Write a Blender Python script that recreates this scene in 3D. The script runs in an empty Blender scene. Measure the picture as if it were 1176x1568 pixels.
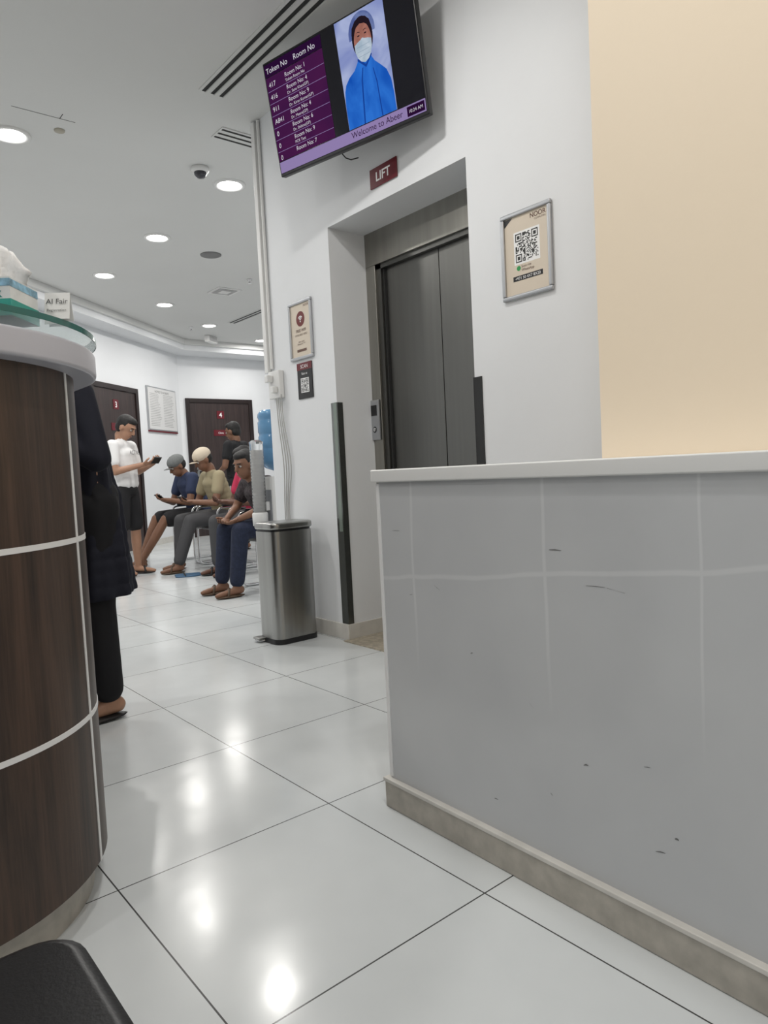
import bpy, bmesh, math, random
from mathutils import Vector, Matrix
random.seed(4)
V=Vector
SC=bpy.context.scene
COL=SC.collection
# ------------------------------------------------------------------ materials
MATS={}
def mat(name,col,rough=.5,metal=0,trans=0,ior=1.45,noise=0,nscale=8,bump=0,bscale=40,stretch=None):
    if name in MATS: return MATS[name]
    m=bpy.data.materials.new(name);m.use_nodes=True
    nt=m.node_tree;b=nt.nodes['Principled BSDF'];L=nt.links
    b.inputs['Base Color'].default_value=(col[0],col[1],col[2],1)
    b.inputs['Roughness'].default_value=rough
    b.inputs['Metallic'].default_value=metal
    b.inputs['IOR'].default_value=ior
    b.inputs['Transmission Weight'].default_value=trans
    tc=nt.nodes.new('ShaderNodeTexCoord')
    mp=nt.nodes.new('ShaderNodeMapping');L.new(tc.outputs['Object'],mp.inputs[0])
    if stretch: mp.inputs['Scale'].default_value=stretch
    if noise:
        n=nt.nodes.new('ShaderNodeTexNoise');n.inputs['Scale'].default_value=nscale;n.inputs['Detail'].default_value=5
        L.new(mp.outputs[0],n.inputs['Vector'])
        r=nt.nodes.new('ShaderNodeMapRange');r.inputs[1].default_value=.3;r.inputs[2].default_value=.7
        r.inputs[3].default_value=1-noise;r.inputs[4].default_value=1+noise*.5
        L.new(n.outputs[0],r.inputs[0])
        mx=nt.nodes.new('ShaderNodeVectorMath');mx.operation='SCALE';mx.inputs[0].default_value=col[:3]
        L.new(r.outputs[0],mx.inputs['Scale']);L.new(mx.outputs[0],b.inputs['Base Color'])
    if bump:
        n=nt.nodes.new('ShaderNodeTexNoise');n.inputs['Scale'].default_value=bscale;n.inputs['Detail'].default_value=4
        L.new(mp.outputs[0],n.inputs['Vector'])
        bp=nt.nodes.new('ShaderNodeBump');bp.inputs['Strength'].default_value=bump;bp.inputs['Distance'].default_value=.01
        L.new(n.outputs[0],bp.inputs['Height']);L.new(bp.outputs[0],b.inputs['Normal'])
    MATS[name]=m;return m
def emis(name,col,s=1,col2=None,nscale=10,stretch=(1,1,1)):
    if name in MATS: return MATS[name]
    m=bpy.data.materials.new(name);m.use_nodes=True;nt=m.node_tree;nt.nodes.clear()
    e=nt.nodes.new('ShaderNodeEmission');o=nt.nodes.new('ShaderNodeOutputMaterial')
    e.inputs[0].default_value=(col[0],col[1],col[2],1);e.inputs[1].default_value=s
    if col2:
        tc=nt.nodes.new('ShaderNodeTexCoord');mp=nt.nodes.new('ShaderNodeMapping');mp.inputs['Scale'].default_value=stretch
        n=nt.nodes.new('ShaderNodeTexNoise');n.inputs['Scale'].default_value=nscale;n.inputs['Detail'].default_value=3;n.inputs['Distortion'].default_value=.8
        cr=nt.nodes.new('ShaderNodeValToRGB');cr.color_ramp.elements[0].position=.35;cr.color_ramp.elements[1].position=.65
        cr.color_ramp.elements[0].color=(*col,1);cr.color_ramp.elements[1].color=(*col2,1)
        nt.links.new(tc.outputs['Object'],mp.inputs[0]);nt.links.new(mp.outputs[0],n.inputs['Vector']);nt.links.new(n.outputs[0],cr.inputs[0]);nt.links.new(cr.outputs[0],e.inputs[0])
    nt.links.new(e.outputs[0],o.inputs[0]);MATS[name]=m;return m

M_wall=mat('wall_paint_white',(.76,.775,.795),.55,bump=.06,bscale=30,noise=.03,nscale=2)
M_cream=mat('wall_paint_cream',(.95,.81,.63),.5,bump=.03,bscale=60)
M_ceil=mat('ceiling_paint',(.68,.685,.675),.8,noise=.03,nscale=1)
M_base=mat('skirting_stone',(.44,.41,.36),.4,noise=.18,nscale=25)
M_basew=mat('skirting_white',(.62,.60,.56),.35,noise=.10,nscale=12)
M_steel=mat('brushed_steel',(.36,.36,.35),.28,1,noise=.12,nscale=30,stretch=(1,1,.03))
M_steel2=mat('lift_frame_steel',(.36,.35,.32),.28,1,noise=.1,nscale=20,stretch=(1,1,.05))
M_door=mat('lift_panel_steel',(.17,.17,.162),.38,1,noise=.05,nscale=40,stretch=(1,1,.02))
M_chrome=mat('chrome',(.70,.70,.71),.12,1)
M_dark=mat('black_plastic',(.012,.012,.014),.35)
M_gap=mat('dark_gap',(.03,.03,.03),.8)
M_white=mat('white_plastic',(.74,.74,.73),.4)
M_counter=mat('counter_white',(.50,.50,.55),.35)
M_glass=mat('counter_glass',(.90,.97,.95),.02,0,trans=1,ior=1.45)
M_glassedge=mat('glass_edge_green',(.05,.20,.18),.15,trans=.3)
M_leather=mat('black_leather',(.006,.006,.007),.36,bump=.05,bscale=220)
M_alu=mat('aluminium_frame',(.45,.46,.48),.35,.8)
M_red=mat('sign_red',(.13,.010,.018),.35)
M_txtw=mat('lettering_white',(.85,.85,.85),.5)
M_txtd=mat('lettering_dark',(.03,.03,.03),.5)
M_paper=mat('poster_paper',(.66,.58,.48),.5)
M_tape=mat('strip_white',(.8,.8,.8),.4)

def wood(name,c1,c2,sc=(1,1,.045)):
    m=bpy.data.materials.new(name);m.use_nodes=True;nt=m.node_tree;b=nt.nodes['Principled BSDF'];L=nt.links
    tc=nt.nodes.new('ShaderNodeTexCoord');mp=nt.nodes.new('ShaderNodeMapping');mp.inputs['Scale'].default_value=sc
    L.new(tc.outputs['Object'],mp.inputs[0])
    n=nt.nodes.new('ShaderNodeTexNoise');n.inputs['Scale'].default_value=28;n.inputs['Detail'].default_value=8;n.inputs['Roughness'].default_value=.65;n.inputs['Distortion'].default_value=.6
    L.new(mp.outputs[0],n.inputs['Vector'])
    n2=nt.nodes.new('ShaderNodeTexNoise');n2.inputs['Scale'].default_value=160;n2.inputs['Detail'].default_value=3
    L.new(mp.outputs[0],n2.inputs['Vector'])
    ad=nt.nodes.new('ShaderNodeMath');ad.operation='MULTIPLY_ADD';ad.inputs[1].default_value=.35
    L.new(n2.outputs[0],ad.inputs[0]);L.new(n.outputs[0],ad.inputs[2])
    cr=nt.nodes.new('ShaderNodeValToRGB');cr.color_ramp.elements[0].position=.48;cr.color_ramp.elements[0].color=(*c1,1)
    cr.color_ramp.elements[1].position=.86;cr.color_ramp.elements[1].color=(*c2,1)
    L.new(ad.outputs[0],cr.inputs[0]);L.new(cr.outputs[0],b.inputs['Base Color'])
    b.inputs['Roughness'].default_value=.42
    return m
M_wood=wood('walnut_laminate',(.019,.011,.0072),(.080,.046,.030))
M_doorw=wood('door_dark_wood',(.018,.011,.011),(.046,.028,.026),(1,.045,1))

def floor_mat():
    m=bpy.data.materials.new('glossy_white_tiles');m.use_nodes=True;nt=m.node_tree;b=nt.nodes['Principled BSDF'];L=nt.links
    tc=nt.nodes.new('ShaderNodeTexCoord');sx=nt.nodes.new('ShaderNodeSeparateXYZ');L.new(tc.outputs['Object'],sx.inputs[0])
    T=.605
    def line(out,off,w):
        a=nt.nodes.new('ShaderNodeMath');a.operation='SUBTRACT';L.new(out,a.inputs[0]);a.inputs[1].default_value=off-T/2-60*T
        p=nt.nodes.new('ShaderNodeMath');p.operation='MODULO';L.new(a.outputs[0],p.inputs[0]);p.inputs[1].default_value=T
        q=nt.nodes.new('ShaderNodeMath');q.operation='SUBTRACT';L.new(p.outputs[0],q.inputs[0]);q.inputs[1].default_value=T/2
        r=nt.nodes.new('ShaderNodeMath');r.operation='ABSOLUTE';L.new(q.outputs[0],r.inputs[0])
        s=nt.nodes.new('ShaderNodeMath');s.operation='LESS_THAN';L.new(r.outputs[0],s.inputs[0]);s.inputs[1].default_value=w
        return s.outputs[0]
    lx=line(sx.outputs[0],1.11,.0018);ly=line(sx.outputs[1],1.06,.0018)
    mx=nt.nodes.new('ShaderNodeMath');mx.operation='MAXIMUM';L.new(lx,mx.inputs[0]);L.new(ly,mx.inputs[1])
    n=nt.nodes.new('ShaderNodeTexNoise');n.inputs['Scale'].default_value=1.6;n.inputs['Detail'].default_value=4;L.new(tc.outputs['Object'],n.inputs['Vector'])
    cr=nt.nodes.new('ShaderNodeValToRGB');cr.color_ramp.elements[0].position=.3;cr.color_ramp.elements[0].color=(.57,.595,.605,1)
    cr.color_ramp.elements[1].position=.7;cr.color_ramp.elements[1].color=(.67,.695,.70,1);L.new(n.outputs[0],cr.inputs[0])
    mc=nt.nodes.new('ShaderNodeMix');mc.data_type='RGBA';L.new(mx.outputs[0],mc.inputs[0]);L.new(cr.outputs[0],mc.inputs[6]);mc.inputs[7].default_value=(.06,.06,.06,1)
    L.new(mc.outputs[2],b.inputs['Base Color'])
    n3=nt.nodes.new('ShaderNodeTexNoise');n3.inputs['Scale'].default_value=5;n3.inputs['Detail'].default_value=6;L.new(tc.outputs['Object'],n3.inputs['Vector'])
    mr=nt.nodes.new('ShaderNodeMapRange');mr.inputs[3].default_value=.09;mr.inputs[4].default_value=.26;L.new(n3.outputs[0],mr.inputs[0])
    L.new(mr.outputs[0],b.inputs['Roughness']);b.inputs['Specular IOR Level'].default_value=.38
    n4=nt.nodes.new('ShaderNodeTexNoise');n4.inputs['Scale'].default_value=7;n4.inputs['Detail'].default_value=1;L.new(tc.outputs['Object'],n4.inputs['Vector'])
    bp=nt.nodes.new('ShaderNodeBump');bp.inputs['Strength'].default_value=.04;bp.inputs['Distance'].default_value=.02;L.new(n4.outputs[0],bp.inputs['Height']);L.new(bp.outputs[0],b.inputs['Normal'])
    return m
M_floor=floor_mat()

def panel_mat():
    m=bpy.data.materials.new('glossy_grey_laminate');m.use_nodes=True;nt=m.node_tree;b=nt.nodes['Principled BSDF'];L=nt.links
    tc=nt.nodes.new('ShaderNodeTexCoord');sx=nt.nodes.new('ShaderNodeSeparateXYZ');L.new(tc.outputs['Object'],sx.inputs[0])
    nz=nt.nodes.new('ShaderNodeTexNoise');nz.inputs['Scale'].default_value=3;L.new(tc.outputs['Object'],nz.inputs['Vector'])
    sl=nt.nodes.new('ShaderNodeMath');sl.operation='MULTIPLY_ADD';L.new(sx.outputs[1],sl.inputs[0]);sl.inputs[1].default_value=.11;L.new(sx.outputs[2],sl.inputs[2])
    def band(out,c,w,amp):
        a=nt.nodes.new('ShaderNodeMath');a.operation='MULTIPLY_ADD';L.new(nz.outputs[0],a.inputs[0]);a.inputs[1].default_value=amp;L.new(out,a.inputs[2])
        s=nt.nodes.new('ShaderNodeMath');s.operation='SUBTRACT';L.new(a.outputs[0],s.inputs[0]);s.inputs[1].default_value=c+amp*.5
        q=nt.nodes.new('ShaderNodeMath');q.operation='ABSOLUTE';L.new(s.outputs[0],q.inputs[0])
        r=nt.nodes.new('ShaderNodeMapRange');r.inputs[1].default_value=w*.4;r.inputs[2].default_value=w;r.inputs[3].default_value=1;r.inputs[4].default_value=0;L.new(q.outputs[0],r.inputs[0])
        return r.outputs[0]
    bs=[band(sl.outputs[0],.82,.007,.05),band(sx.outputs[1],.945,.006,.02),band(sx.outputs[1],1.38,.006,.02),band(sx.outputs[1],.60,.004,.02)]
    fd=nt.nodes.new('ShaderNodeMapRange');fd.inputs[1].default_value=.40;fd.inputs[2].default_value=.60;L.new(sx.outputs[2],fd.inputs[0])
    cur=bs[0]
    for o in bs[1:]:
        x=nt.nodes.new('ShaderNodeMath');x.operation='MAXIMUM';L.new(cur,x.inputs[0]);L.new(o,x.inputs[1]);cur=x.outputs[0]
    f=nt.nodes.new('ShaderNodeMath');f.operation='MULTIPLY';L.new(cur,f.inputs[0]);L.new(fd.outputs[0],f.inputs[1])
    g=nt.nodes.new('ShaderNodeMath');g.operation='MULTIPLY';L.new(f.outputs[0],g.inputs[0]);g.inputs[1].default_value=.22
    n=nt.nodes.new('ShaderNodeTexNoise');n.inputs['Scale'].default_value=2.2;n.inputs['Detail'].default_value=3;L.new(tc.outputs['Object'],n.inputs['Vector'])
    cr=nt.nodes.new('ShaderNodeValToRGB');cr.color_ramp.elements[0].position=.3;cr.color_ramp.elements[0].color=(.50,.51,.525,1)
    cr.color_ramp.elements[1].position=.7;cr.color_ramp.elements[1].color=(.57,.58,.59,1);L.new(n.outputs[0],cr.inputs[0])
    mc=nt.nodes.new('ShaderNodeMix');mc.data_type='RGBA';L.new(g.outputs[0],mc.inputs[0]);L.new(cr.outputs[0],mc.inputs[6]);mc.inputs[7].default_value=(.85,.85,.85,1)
    L.new(mc.outputs[2],b.inputs['Base Color']);b.inputs['Roughness'].default_value=.15
    return m
M_panel=panel_mat()

# ------------------------------------------------------------------ mesh helpers
def link(o,parent=None):
    COL.objects.link(o)
    if parent: o.parent=parent
    return o
def empty(name,loc=(0,0,0),rz=0,mw=None):
    e=bpy.data.objects.new(name,None);e.empty_display_size=.1
    if mw is not None: e.matrix_world=mw
    else: e.location=loc;e.rotation_euler=(0,0,rz)
    return link(e)
def frame(name,o,right,up):
    r=V(right).normalized();u=V(up).normalized();n=r.cross(u)
    m=Matrix((( r.x,u.x,n.x,o[0]),(r.y,u.y,n.y,o[1]),(r.z,u.z,n.z,o[2]),(0,0,0,1)))
    return empty(name,mw=m)
def bm_obj(name,bm,mats,parent=None,smooth=False,bevel=0,bseg=2):
    bmesh.ops.recalc_face_normals(bm,faces=bm.faces)
    me=bpy.data.meshes.new(name);bm.to_mesh(me);bm.free()
    if not isinstance(mats,(list,tuple)): mats=[mats]
    for m in mats: me.materials.append(m)
    if smooth:
        for p in me.polygons: p.use_smooth=True
    o=bpy.data.objects.new(name,me);link(o,parent)
    if bevel:
        b=o.modifiers.new('bevel','BEVEL');b.width=bevel;b.segments=bseg;b.limit_method='ANGLE';b.angle_limit=math.radians(40)
        for p in me.polygons: p.use_smooth=True
        w=o.modifiers.new('wn','WEIGHTED_NORMAL');w.keep_sharp=False
    return o
def add_box(bm,lo,hi,mi=0):
    x0,y0,z0=lo;x1,y1,z1=hi
    vs=[bm.verts.new(p) for p in [(x0,y0,z0),(x1,y0,z0),(x1,y1,z0),(x0,y1,z0),(x0,y0,z1),(x1,y0,z1),(x1,y1,z1),(x0,y1,z1)]]
    for f in [(0,1,2,3),(4,5,6,7),(0,1,5,4),(1,2,6,5),(2,3,7,6),(3,0,4,7)]:
        bm.faces.new([vs[i] for i in f]).material_index=mi
def box(name,lo,hi,m,parent=None,bevel=0,bseg=2):
    bm=bmesh.new();add_box(bm,lo,hi);return bm_obj(name,bm,m,parent,bevel=bevel,bseg=bseg)
def boxes(name,lst,mats,parent=None,bevel=0):
    bm=bmesh.new()
    for t in lst: add_box(bm,t[0],t[1],t[2] if len(t)>2 else 0)
    return bm_obj(name,bm,mats,parent,bevel=bevel)
def add_prism(bm,pts,z0,z1,mi=0):
    a=[bm.verts.new((p[0],p[1],z0)) for p in pts];b=[bm.verts.new((p[0],p[1],z1)) for p in pts]
    n=len(pts)
    fs=[bm.faces.new(a),bm.faces.new(b)]+[bm.faces.new([a[i],a[(i+1)%n],b[(i+1)%n],b[i]]) for i in range(n)]
    for f in fs: f.material_index=mi
def prism(name,pts,z0,z1,m,parent=None,bevel=0):
    bm=bmesh.new();add_prism(bm,pts,z0,z1);return bm_obj(name,bm,m,parent,bevel=bevel)
def add_lathe(bm,prof,c=(0,0),seg=32,mi=0,M=None,caps=True):
    rings=[]
    for r,z in prof:
        ring=[]
        for i in range(seg):
            a=2*math.pi*i/seg;p=V((c[0]+r*math.cos(a),c[1]+r*math.sin(a),z))
            if M: p=M@p
            ring.append(bm.verts.new(p))
        rings.append(ring)
    for k in range(len(rings)-1):
        for i in range(seg):
            f=bm.faces.new([rings[k][i],rings[k][(i+1)%seg],rings[k+1][(i+1)%seg],rings[k+1][i]]);f.material_index=mi;f.smooth=True
    if caps:
        for k in (0,-1):
            if prof[k][0]>1e-4:
                f=bm.faces.new(rings[k]);f.material_index=mi
def lathe(name,prof,c,m,parent=None,seg=32,M=None):
    bm=bmesh.new();add_lathe(bm,prof,c,seg,0,M);o=bm_obj(name,bm,m,parent)
    for p in o.data.polygons: p.use_smooth=len(p.vertices)==4
    return o
def tube(name,pts,r,m,parent=None,cyclic=False):
    c=bpy.data.curves.new(name,'CURVE');c.dimensions='3D';c.bevel_depth=r;c.bevel_resolution=3;c.use_fill_caps=True
    s=c.splines.new('POLY');s.points.add(len(pts)-1)
    for i,p in enumerate(pts): s.points[i].co=(*p,1)
    s.use_cyclic_u=cyclic;s.use_smooth=True
    t=bpy.data.objects.new(name+'_c',c);COL.objects.link(t)
    dg=bpy.context.evaluated_depsgraph_get();me=bpy.data.meshes.new_from_object(t.evaluated_get(dg))
    bpy.data.objects.remove(t);me.materials.clear();me.materials.append(m)
    for p in me.polygons: p.use_smooth=True
    return link(bpy.data.objects.new(name,me),parent)
def rounded(pts,r,n=5,cyc=False):
    out=[];N=len(pts)
    for i,p in enumerate(pts):
        p=V(p)
        if not cyc and i in(0,N-1): out.append(p);continue
        a=V(pts[i-1]);b=V(pts[(i+1)%N]);da=(a-p);db=(b-p);rr=min(r,da.length*.45,db.length*.45)
        s=p+da.normalized()*rr;e=p+db.normalized()*rr
        for k in range(n+1):
            t=k/n;out.append(s*(1-t)**2+p*2*t*(1-t)+e*t*t)
    return out
def text(body,size,par,x,y,z,m,align='LEFT',name='lettering',rot=None,bold=False):
    c=bpy.data.curves.new(name,'FONT');c.body=body;c.size=size;c.align_x=align
    if bold: c.offset=size*.02
    c.materials.append(m);o=bpy.data.objects.new(name,c);link(o,par);o.location=(x,y,z)
    if rot: o.rotation_euler=rot
    return o
def flat(name,pts,z,m,par):
    bm=bmesh.new();bm.faces.new([bm.verts.new((p[0],p[1],z)) for p in pts])
    me=bpy.data.meshes.new(name);bm.to_mesh(me);bm.free();me.materials.append(m)
    return link(bpy.data.objects.new(name,me),par)
def ell(cx,cy,rx,ry,n=28,a0=0,a1=2*math.pi):
    return [(cx+rx*math.cos(a0+(a1-a0)*i/n),cy+ry*math.sin(a0+(a1-a0)*i/n)) for i in range(n+(0 if abs(a1-a0-2*math.pi)<1e-6 else 1))]
def qr(name,par,x0,y0,s,z,m,N=25):
    bm=bmesh.new();c=s/N
    def q(i,j,w=1,h=1):
        bm.faces.new([bm.verts.new((x0+i*c,y0+j*c,z)),bm.verts.new((x0+(i+w)*c,y0+j*c,z)),bm.verts.new((x0+(i+w)*c,y0+(j+h)*c,z)),bm.verts.new((x0+i*c,y0+(j+h)*c,z))])
    def fp(i,j): return (i<8 and j<8) or (i<8 and j>=N-8) or (i>=N-8 and j>=N-8)
    for i in range(N):
        for j in range(N):
            if not fp(i,j) and random.random()<.5: q(i,j)
    for (a,b) in [(0,0),(0,N-7),(N-7,N-7)]:
        q(a,b,7,1);q(a,b+6,7,1);q(a,b+1,1,5);q(a+6,b+1,1,5);q(a+2,b+2,3,3)
    me=bpy.data.meshes.new(name);bm.to_mesh(me);bm.free();me.materials.append(m)
    return link(bpy.data.objects.new(name,me),par)

# ------------------------------------------------------------------ room shell
H=3.14
box('floor',(-3.5,-2.8,-.1),(8.2,11.2,0),M_floor)
box('ceiling',(-3.5,-2.8,H),(8.2,11.2,H+.1),M_ceil)
WX=2.345
boxes('wall_lift',[((WX,3.21,0),(2.60,3.93,H)),((WX,2.165,2.30),(2.60,3.21,H)),((WX,-2.6,0),(2.60,2.165,H)),
                   ((2.60,-2.6,2.32),(2.95,3.93,H)),((2.60,3.24,0),(2.95,3.93,H)),((2.60,-2.6,0),(2.95,2.13,H)),((2.86,2.13,0),(2.95,3.24,2.32))],M_wall)
box('wall_cream',(1.362,-2.6,0),(WX,.89,H),M_cream)
box('wall_back',(-3.3,-2.75,0),(WX,-2.6,H),M_wall)
box('wall_left',(-3.45,-2.75,0),(-3.3,4.0,H),M_wall)
C0=V((4.87,11.0));D=V((-.758,-.652)).normalized();N2=V((D.y,-D.x))
if N2.dot(V((-1,1)))<0: N2=-N2
e=C0+D*10.8
prism('wall_angled',[tuple(C0),tuple(e),tuple(e+N2*.15),tuple(C0+N2*.15)],0,H,M_wall)
box('wall_far',(4.78,11.0,0),(8.1,11.15,H),M_wall)
box('wall_waiting',(2.95,3.78,0),(8.1,3.93,H),M_wall)
box('wall_right',(7.95,3.93,0),(8.1,11.0,H),M_wall)
i=-N2
ci=C0+i*.32+D*.394
bk=[tuple(e),tuple(C0),(7.95,11.0),(7.95,10.5),tuple(ci),tuple(e+i*.32)]
prism('trim_1',bk,2.98,H-.001,M_wall)
prism('trim_2',[tuple(e+i*.325),tuple(ci),(7.95,10.5),(7.95,10.44),tuple(ci+V((.0,-.06))),tuple(e+i*.38)],3.06,H-.002,M_ceil)
boxes('baseboard_lift',[((WX-.012,3.198,0),(WX,3.93,.09)),((WX,3.198,0),(2.60,3.21,.09)),((WX-.012,.89,0),(WX,2.165,.09))],M_basew,bevel=.003)
box('baseboard_far',(4.8,10.988,0),(7.95,11.0,.09),M_basew)
prism('baseboard_angled',[tuple(C0),tuple(e),tuple(e+i*.012),tuple(C0+i*.012)],0,.09,M_basew)
box('trim_sill',(2.30,2.17,0.0),(2.86,3.205,.006),mat('threshold_stone',(.42,.37,.29),.35,noise=.4,nscale=40))

# ------------------------------------------------------------------ half wall
hw=empty('half_wall_partition')
def hx(y): return 1.190+.0277*y
pts=[(hx(1.52),1.52),(hx(-2.6)+.0,-2.6),(1.36,-2.6),(1.36,1.52)]
prism('panel',pts,0,.925,M_panel,hw,bevel=.002)
prism('cap',[(hx(1.535)-.012,1.535),(hx(-2.6)-.012,-2.6),(1.3615,-2.6),(1.3615,1.535)],.922,.9565,M_white,hw,bevel=.004)
prism('corner_bead',[(hx(1.5)-.002,1.510),(hx(1.523)-.002,1.523),(1.3605,1.523),(1.3605,1.510)],.09,.918,M_tape,hw)
prism('baseboard_half',[(hx(1.535)-.014,1.535),(hx(-2.6)-.014,-2.6),(1.361,-2.6),(1.361,1.535)],0,.080,M_base,hw,bevel=.004)
prism('baseboard_ledge',[(hx(1.535)-.017,1.538),(hx(-2.6)-.017,-2.6),(1.3612,-2.6),(1.3612,1.538)],.074,.085,M_basew,hw,bevel=.002)
M_scuff=mat('scuff_mark',(.16,.16,.16),.6)
def scuff(y,z,L,dz=0,w=.0012):
    bm=bmesh.new()
    P=[(hx(y)-.0006,y,z),(hx(y-L)-.0006,y-L,z+dz),(hx(y-L)-.0006,y-L,z+dz+w),(hx(y-L/2)-.0006,y-L/2,z+dz*.7+w*2.2),(hx(y)-.0006,y,z+w)]
    bm.faces.new([bm.verts.new(p) for p in P]);bm_obj('scuff',bm,M_scuff,hw)
for a in [(.93,.768,.032,0,.0012),(.84,.700,.045,.001,.0006),(.79,.700,.04,-.006,.0006),(1.46,.79,.03,0,.0005),(1.30,.655,.02,-.01,.0006),(.86,.32,.012,.003,.0015),(.70,.20,.02,.004,.0010),(1.0,.42,.01,-.008,.0006),(.66,.24,.008,0,.002),(1.12,.16,.012,0,.0012),(1.18,.50,.008,.003,.0008),(.95,.23,.006,-.004,.0012),(1.40,.62,.012,.002,.0005),(.72,.36,.014,.002,.0006)]: scuff(*a)

# ------------------------------------------------------------------ lift
lf=empty('lift_door')
boxes('door_frame',[((2.60,3.13,0),(2.68,3.238,2.115)),((2.60,2.135,2.115),(2.68,3.238,2.315)),((2.60,2.135,0),(2.68,2.20,2.115))],M_steel2,lf,bevel=.003)
boxes('door_inner_frame',[((2.615,3.095,0),(2.68,3.13,2.115)),((2.615,2.20,2.09),(2.64,3.13,2.1145))],mat('lip_steel_dark',(.12,.12,.115),.35,.9),lf)
boxes('shadow_gap',[((2.63,3.085,0),(2.69,3.096,2.092))],M_gap,lf)
box('door_panel_left',(2.645,2.662,.01),(2.68,3.086,2.10),M_door,lf,bevel=.003)
box('door_panel_right',(2.645,2.17,.01),(2.68,2.658,2.10),M_door,lf,bevel=.003)
cp=frame('lift_call_panel',(2.598,3.225,1.13),(0,-1,0),(0,0,1))
box('plate',(0,0,0),(.085,.23,.012),M_alu,cp,bevel=.003)
box('display',(.018,.14,.012),(.067,.20,.014),M_dark,cp)
lathe('button',[(0,.016),(.011,.016),(.012,.012)],(.042,.06),M_chrome,cp,seg=16)
lathe('button_ring',[(.0,.0125),(.017,.0135),(.018,.012)],(.042,.06),M_dark,cp,seg=16)
M_guard=mat('corner_guard_mirror',(.20,.21,.205),.2,.9)
M_guardg=mat('corner_guard_film',(.22,.26,.23),.25,.3)
M_guardk=mat('corner_guard_black',(.02,.02,.02),.2)
g=empty('corner_guard')
boxes('guard',[((WX-.004,3.208,.0),(WX-.0005,3.262,1.345)),((WX-.004,3.203,.0),(WX+.035,3.2085,1.345))],[M_guard],g)
box('guard_film',(WX-.0055,3.21,.62),(WX-.0042,3.24,1.345),M_guardg,g)
g2=empty('corner_guard.001')
boxes('guard',[((WX-.004,2.12,.0),(WX-.0005,2.168,1.345)),((WX-.004,2.1665,.0),(WX+.05,2.1705,1.345))],M_guardk,g2)

ls=frame('lift_sign',(WX-.001,2.815,2.37),(0,-1,0),(0,0,1))
box('plate',(0,0,0),(.205,.095,.008),M_red,ls,bevel=.002)
text('LIFT',.062,ls,.1025,.026,.0085,M_txtw,'CENTER',bold=True)

def poster(name,o,w,hh):
    f=frame(name,o,(0,-1,0),(0,0,1));t=.018
    boxes('snap_frame',[((0,0,0),(w,t,.014)),((0,hh-t,0),(w,hh,.014)),((0,t,0),(t,hh-t,.014)),((w-t,t,0),(w,hh-t,.014))],M_alu,f,bevel=.004)
    box('sheet',(t,t,0),(w-t,hh-t,.005),M_paper,f)
    return f
M_brown=mat('print_brown',(.13,.07,.05),.5)
pq=poster('qr_code_poster',(WX-.001,1.975,1.63),.255,.35)
text('NOOR',.026,pq,.228,.305,.0055,M_brown,'RIGHT',bold=True);text('COMPUTERS',.010,pq,.228,.293,.0055,M_brown,'RIGHT')
box('qr_ground',(.064,.137,.005),(.195,.268,.0053),M_txtw,pq);qr('qr_code',pq,.072,.145,.115,.0056,M_txtd)
flat('icon',ell(.085,.122,.010,.010),.0057,mat('print_green',(.03,.3,.08),.5),pq)
text('Scan me\nWhatsApp',.015,pq,.099,.122,.0058,M_brown)
box('label',(.055,.072,.005),(.205,.092,.0056),M_dark,pq);text('+971 50 4X7 8X20',.0165,pq,.13,.076,.0058,M_txtw,'CENTER')
flat('corner_print',[(.018,.33),(.06,.33),(.018,.30)],.0056,M_dark,pq)
pw=poster('wifi_poster',(WX-.001,3.64,1.63),.24,.34)
text('NOOR',.018,pw,.21,.300,.0055,M_brown,'RIGHT',bold=True)
flat('icon_disc',ell(.12,.235,.044,.044),.0056,mat('print_maroon',(.15,.02,.02),.5),pw)
for k,rr in enumerate((.012,.021,.030)):
    for q in range(6):
        t0=math.radians(45+15*q);t1=math.radians(60+15*q)
        flat('wifi_arc',[(.12+rr*math.cos(t0),.222+rr*math.sin(t0)),(.12+rr*math.cos(t1),.222+rr*math.sin(t1)),(.12+(rr-.005)*math.cos(t1),.222+(rr-.005)*math.sin(t1)),(.12+(rr-.005)*math.cos(t0),.222+(rr-.005)*math.sin(t0))],.0062,M_txtw,pw)
flat('wifi_dot',ell(.12,.220,.005,.005,12),.0062,M_txtw,pw)
text('FREE WIFI',.024,pw,.12,.160,.0056,M_brown,'CENTER',bold=True)
text('AVAILABLE HERE',.017,pw,.12,.138,.0056,M_brown,'CENTER')
text('User: guest\nPassword: ****',.014,pw,.12,.10,.0056,M_brown,'CENTER')
box('label',(.07,.045,.005),(.17,.06,.0056),M_brown,pw)
pb=frame('qr_notice_board',(WX-.001,3.585,1.40),(0,-1,0),(0,0,1))
box('plate',(0,0,0),(.155,.21,.006),M_dark,pb,bevel=.002)
box('qr_ground',(.035,.035,.006),(.12,.12,.0065),M_txtw,pb);qr('qr_code',pb,.040,.040,.075,.0068,M_txtd,21)
box('band',(.0,.168,.006),(.155,.21,.0064),M_red,pb);text('SCAN',.03,pb,.078,.178,.0068,M_txtw,'CENTER')
text('Rate us',.02,pb,.078,.140,.0068,M_txtw,'CENTER')

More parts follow.
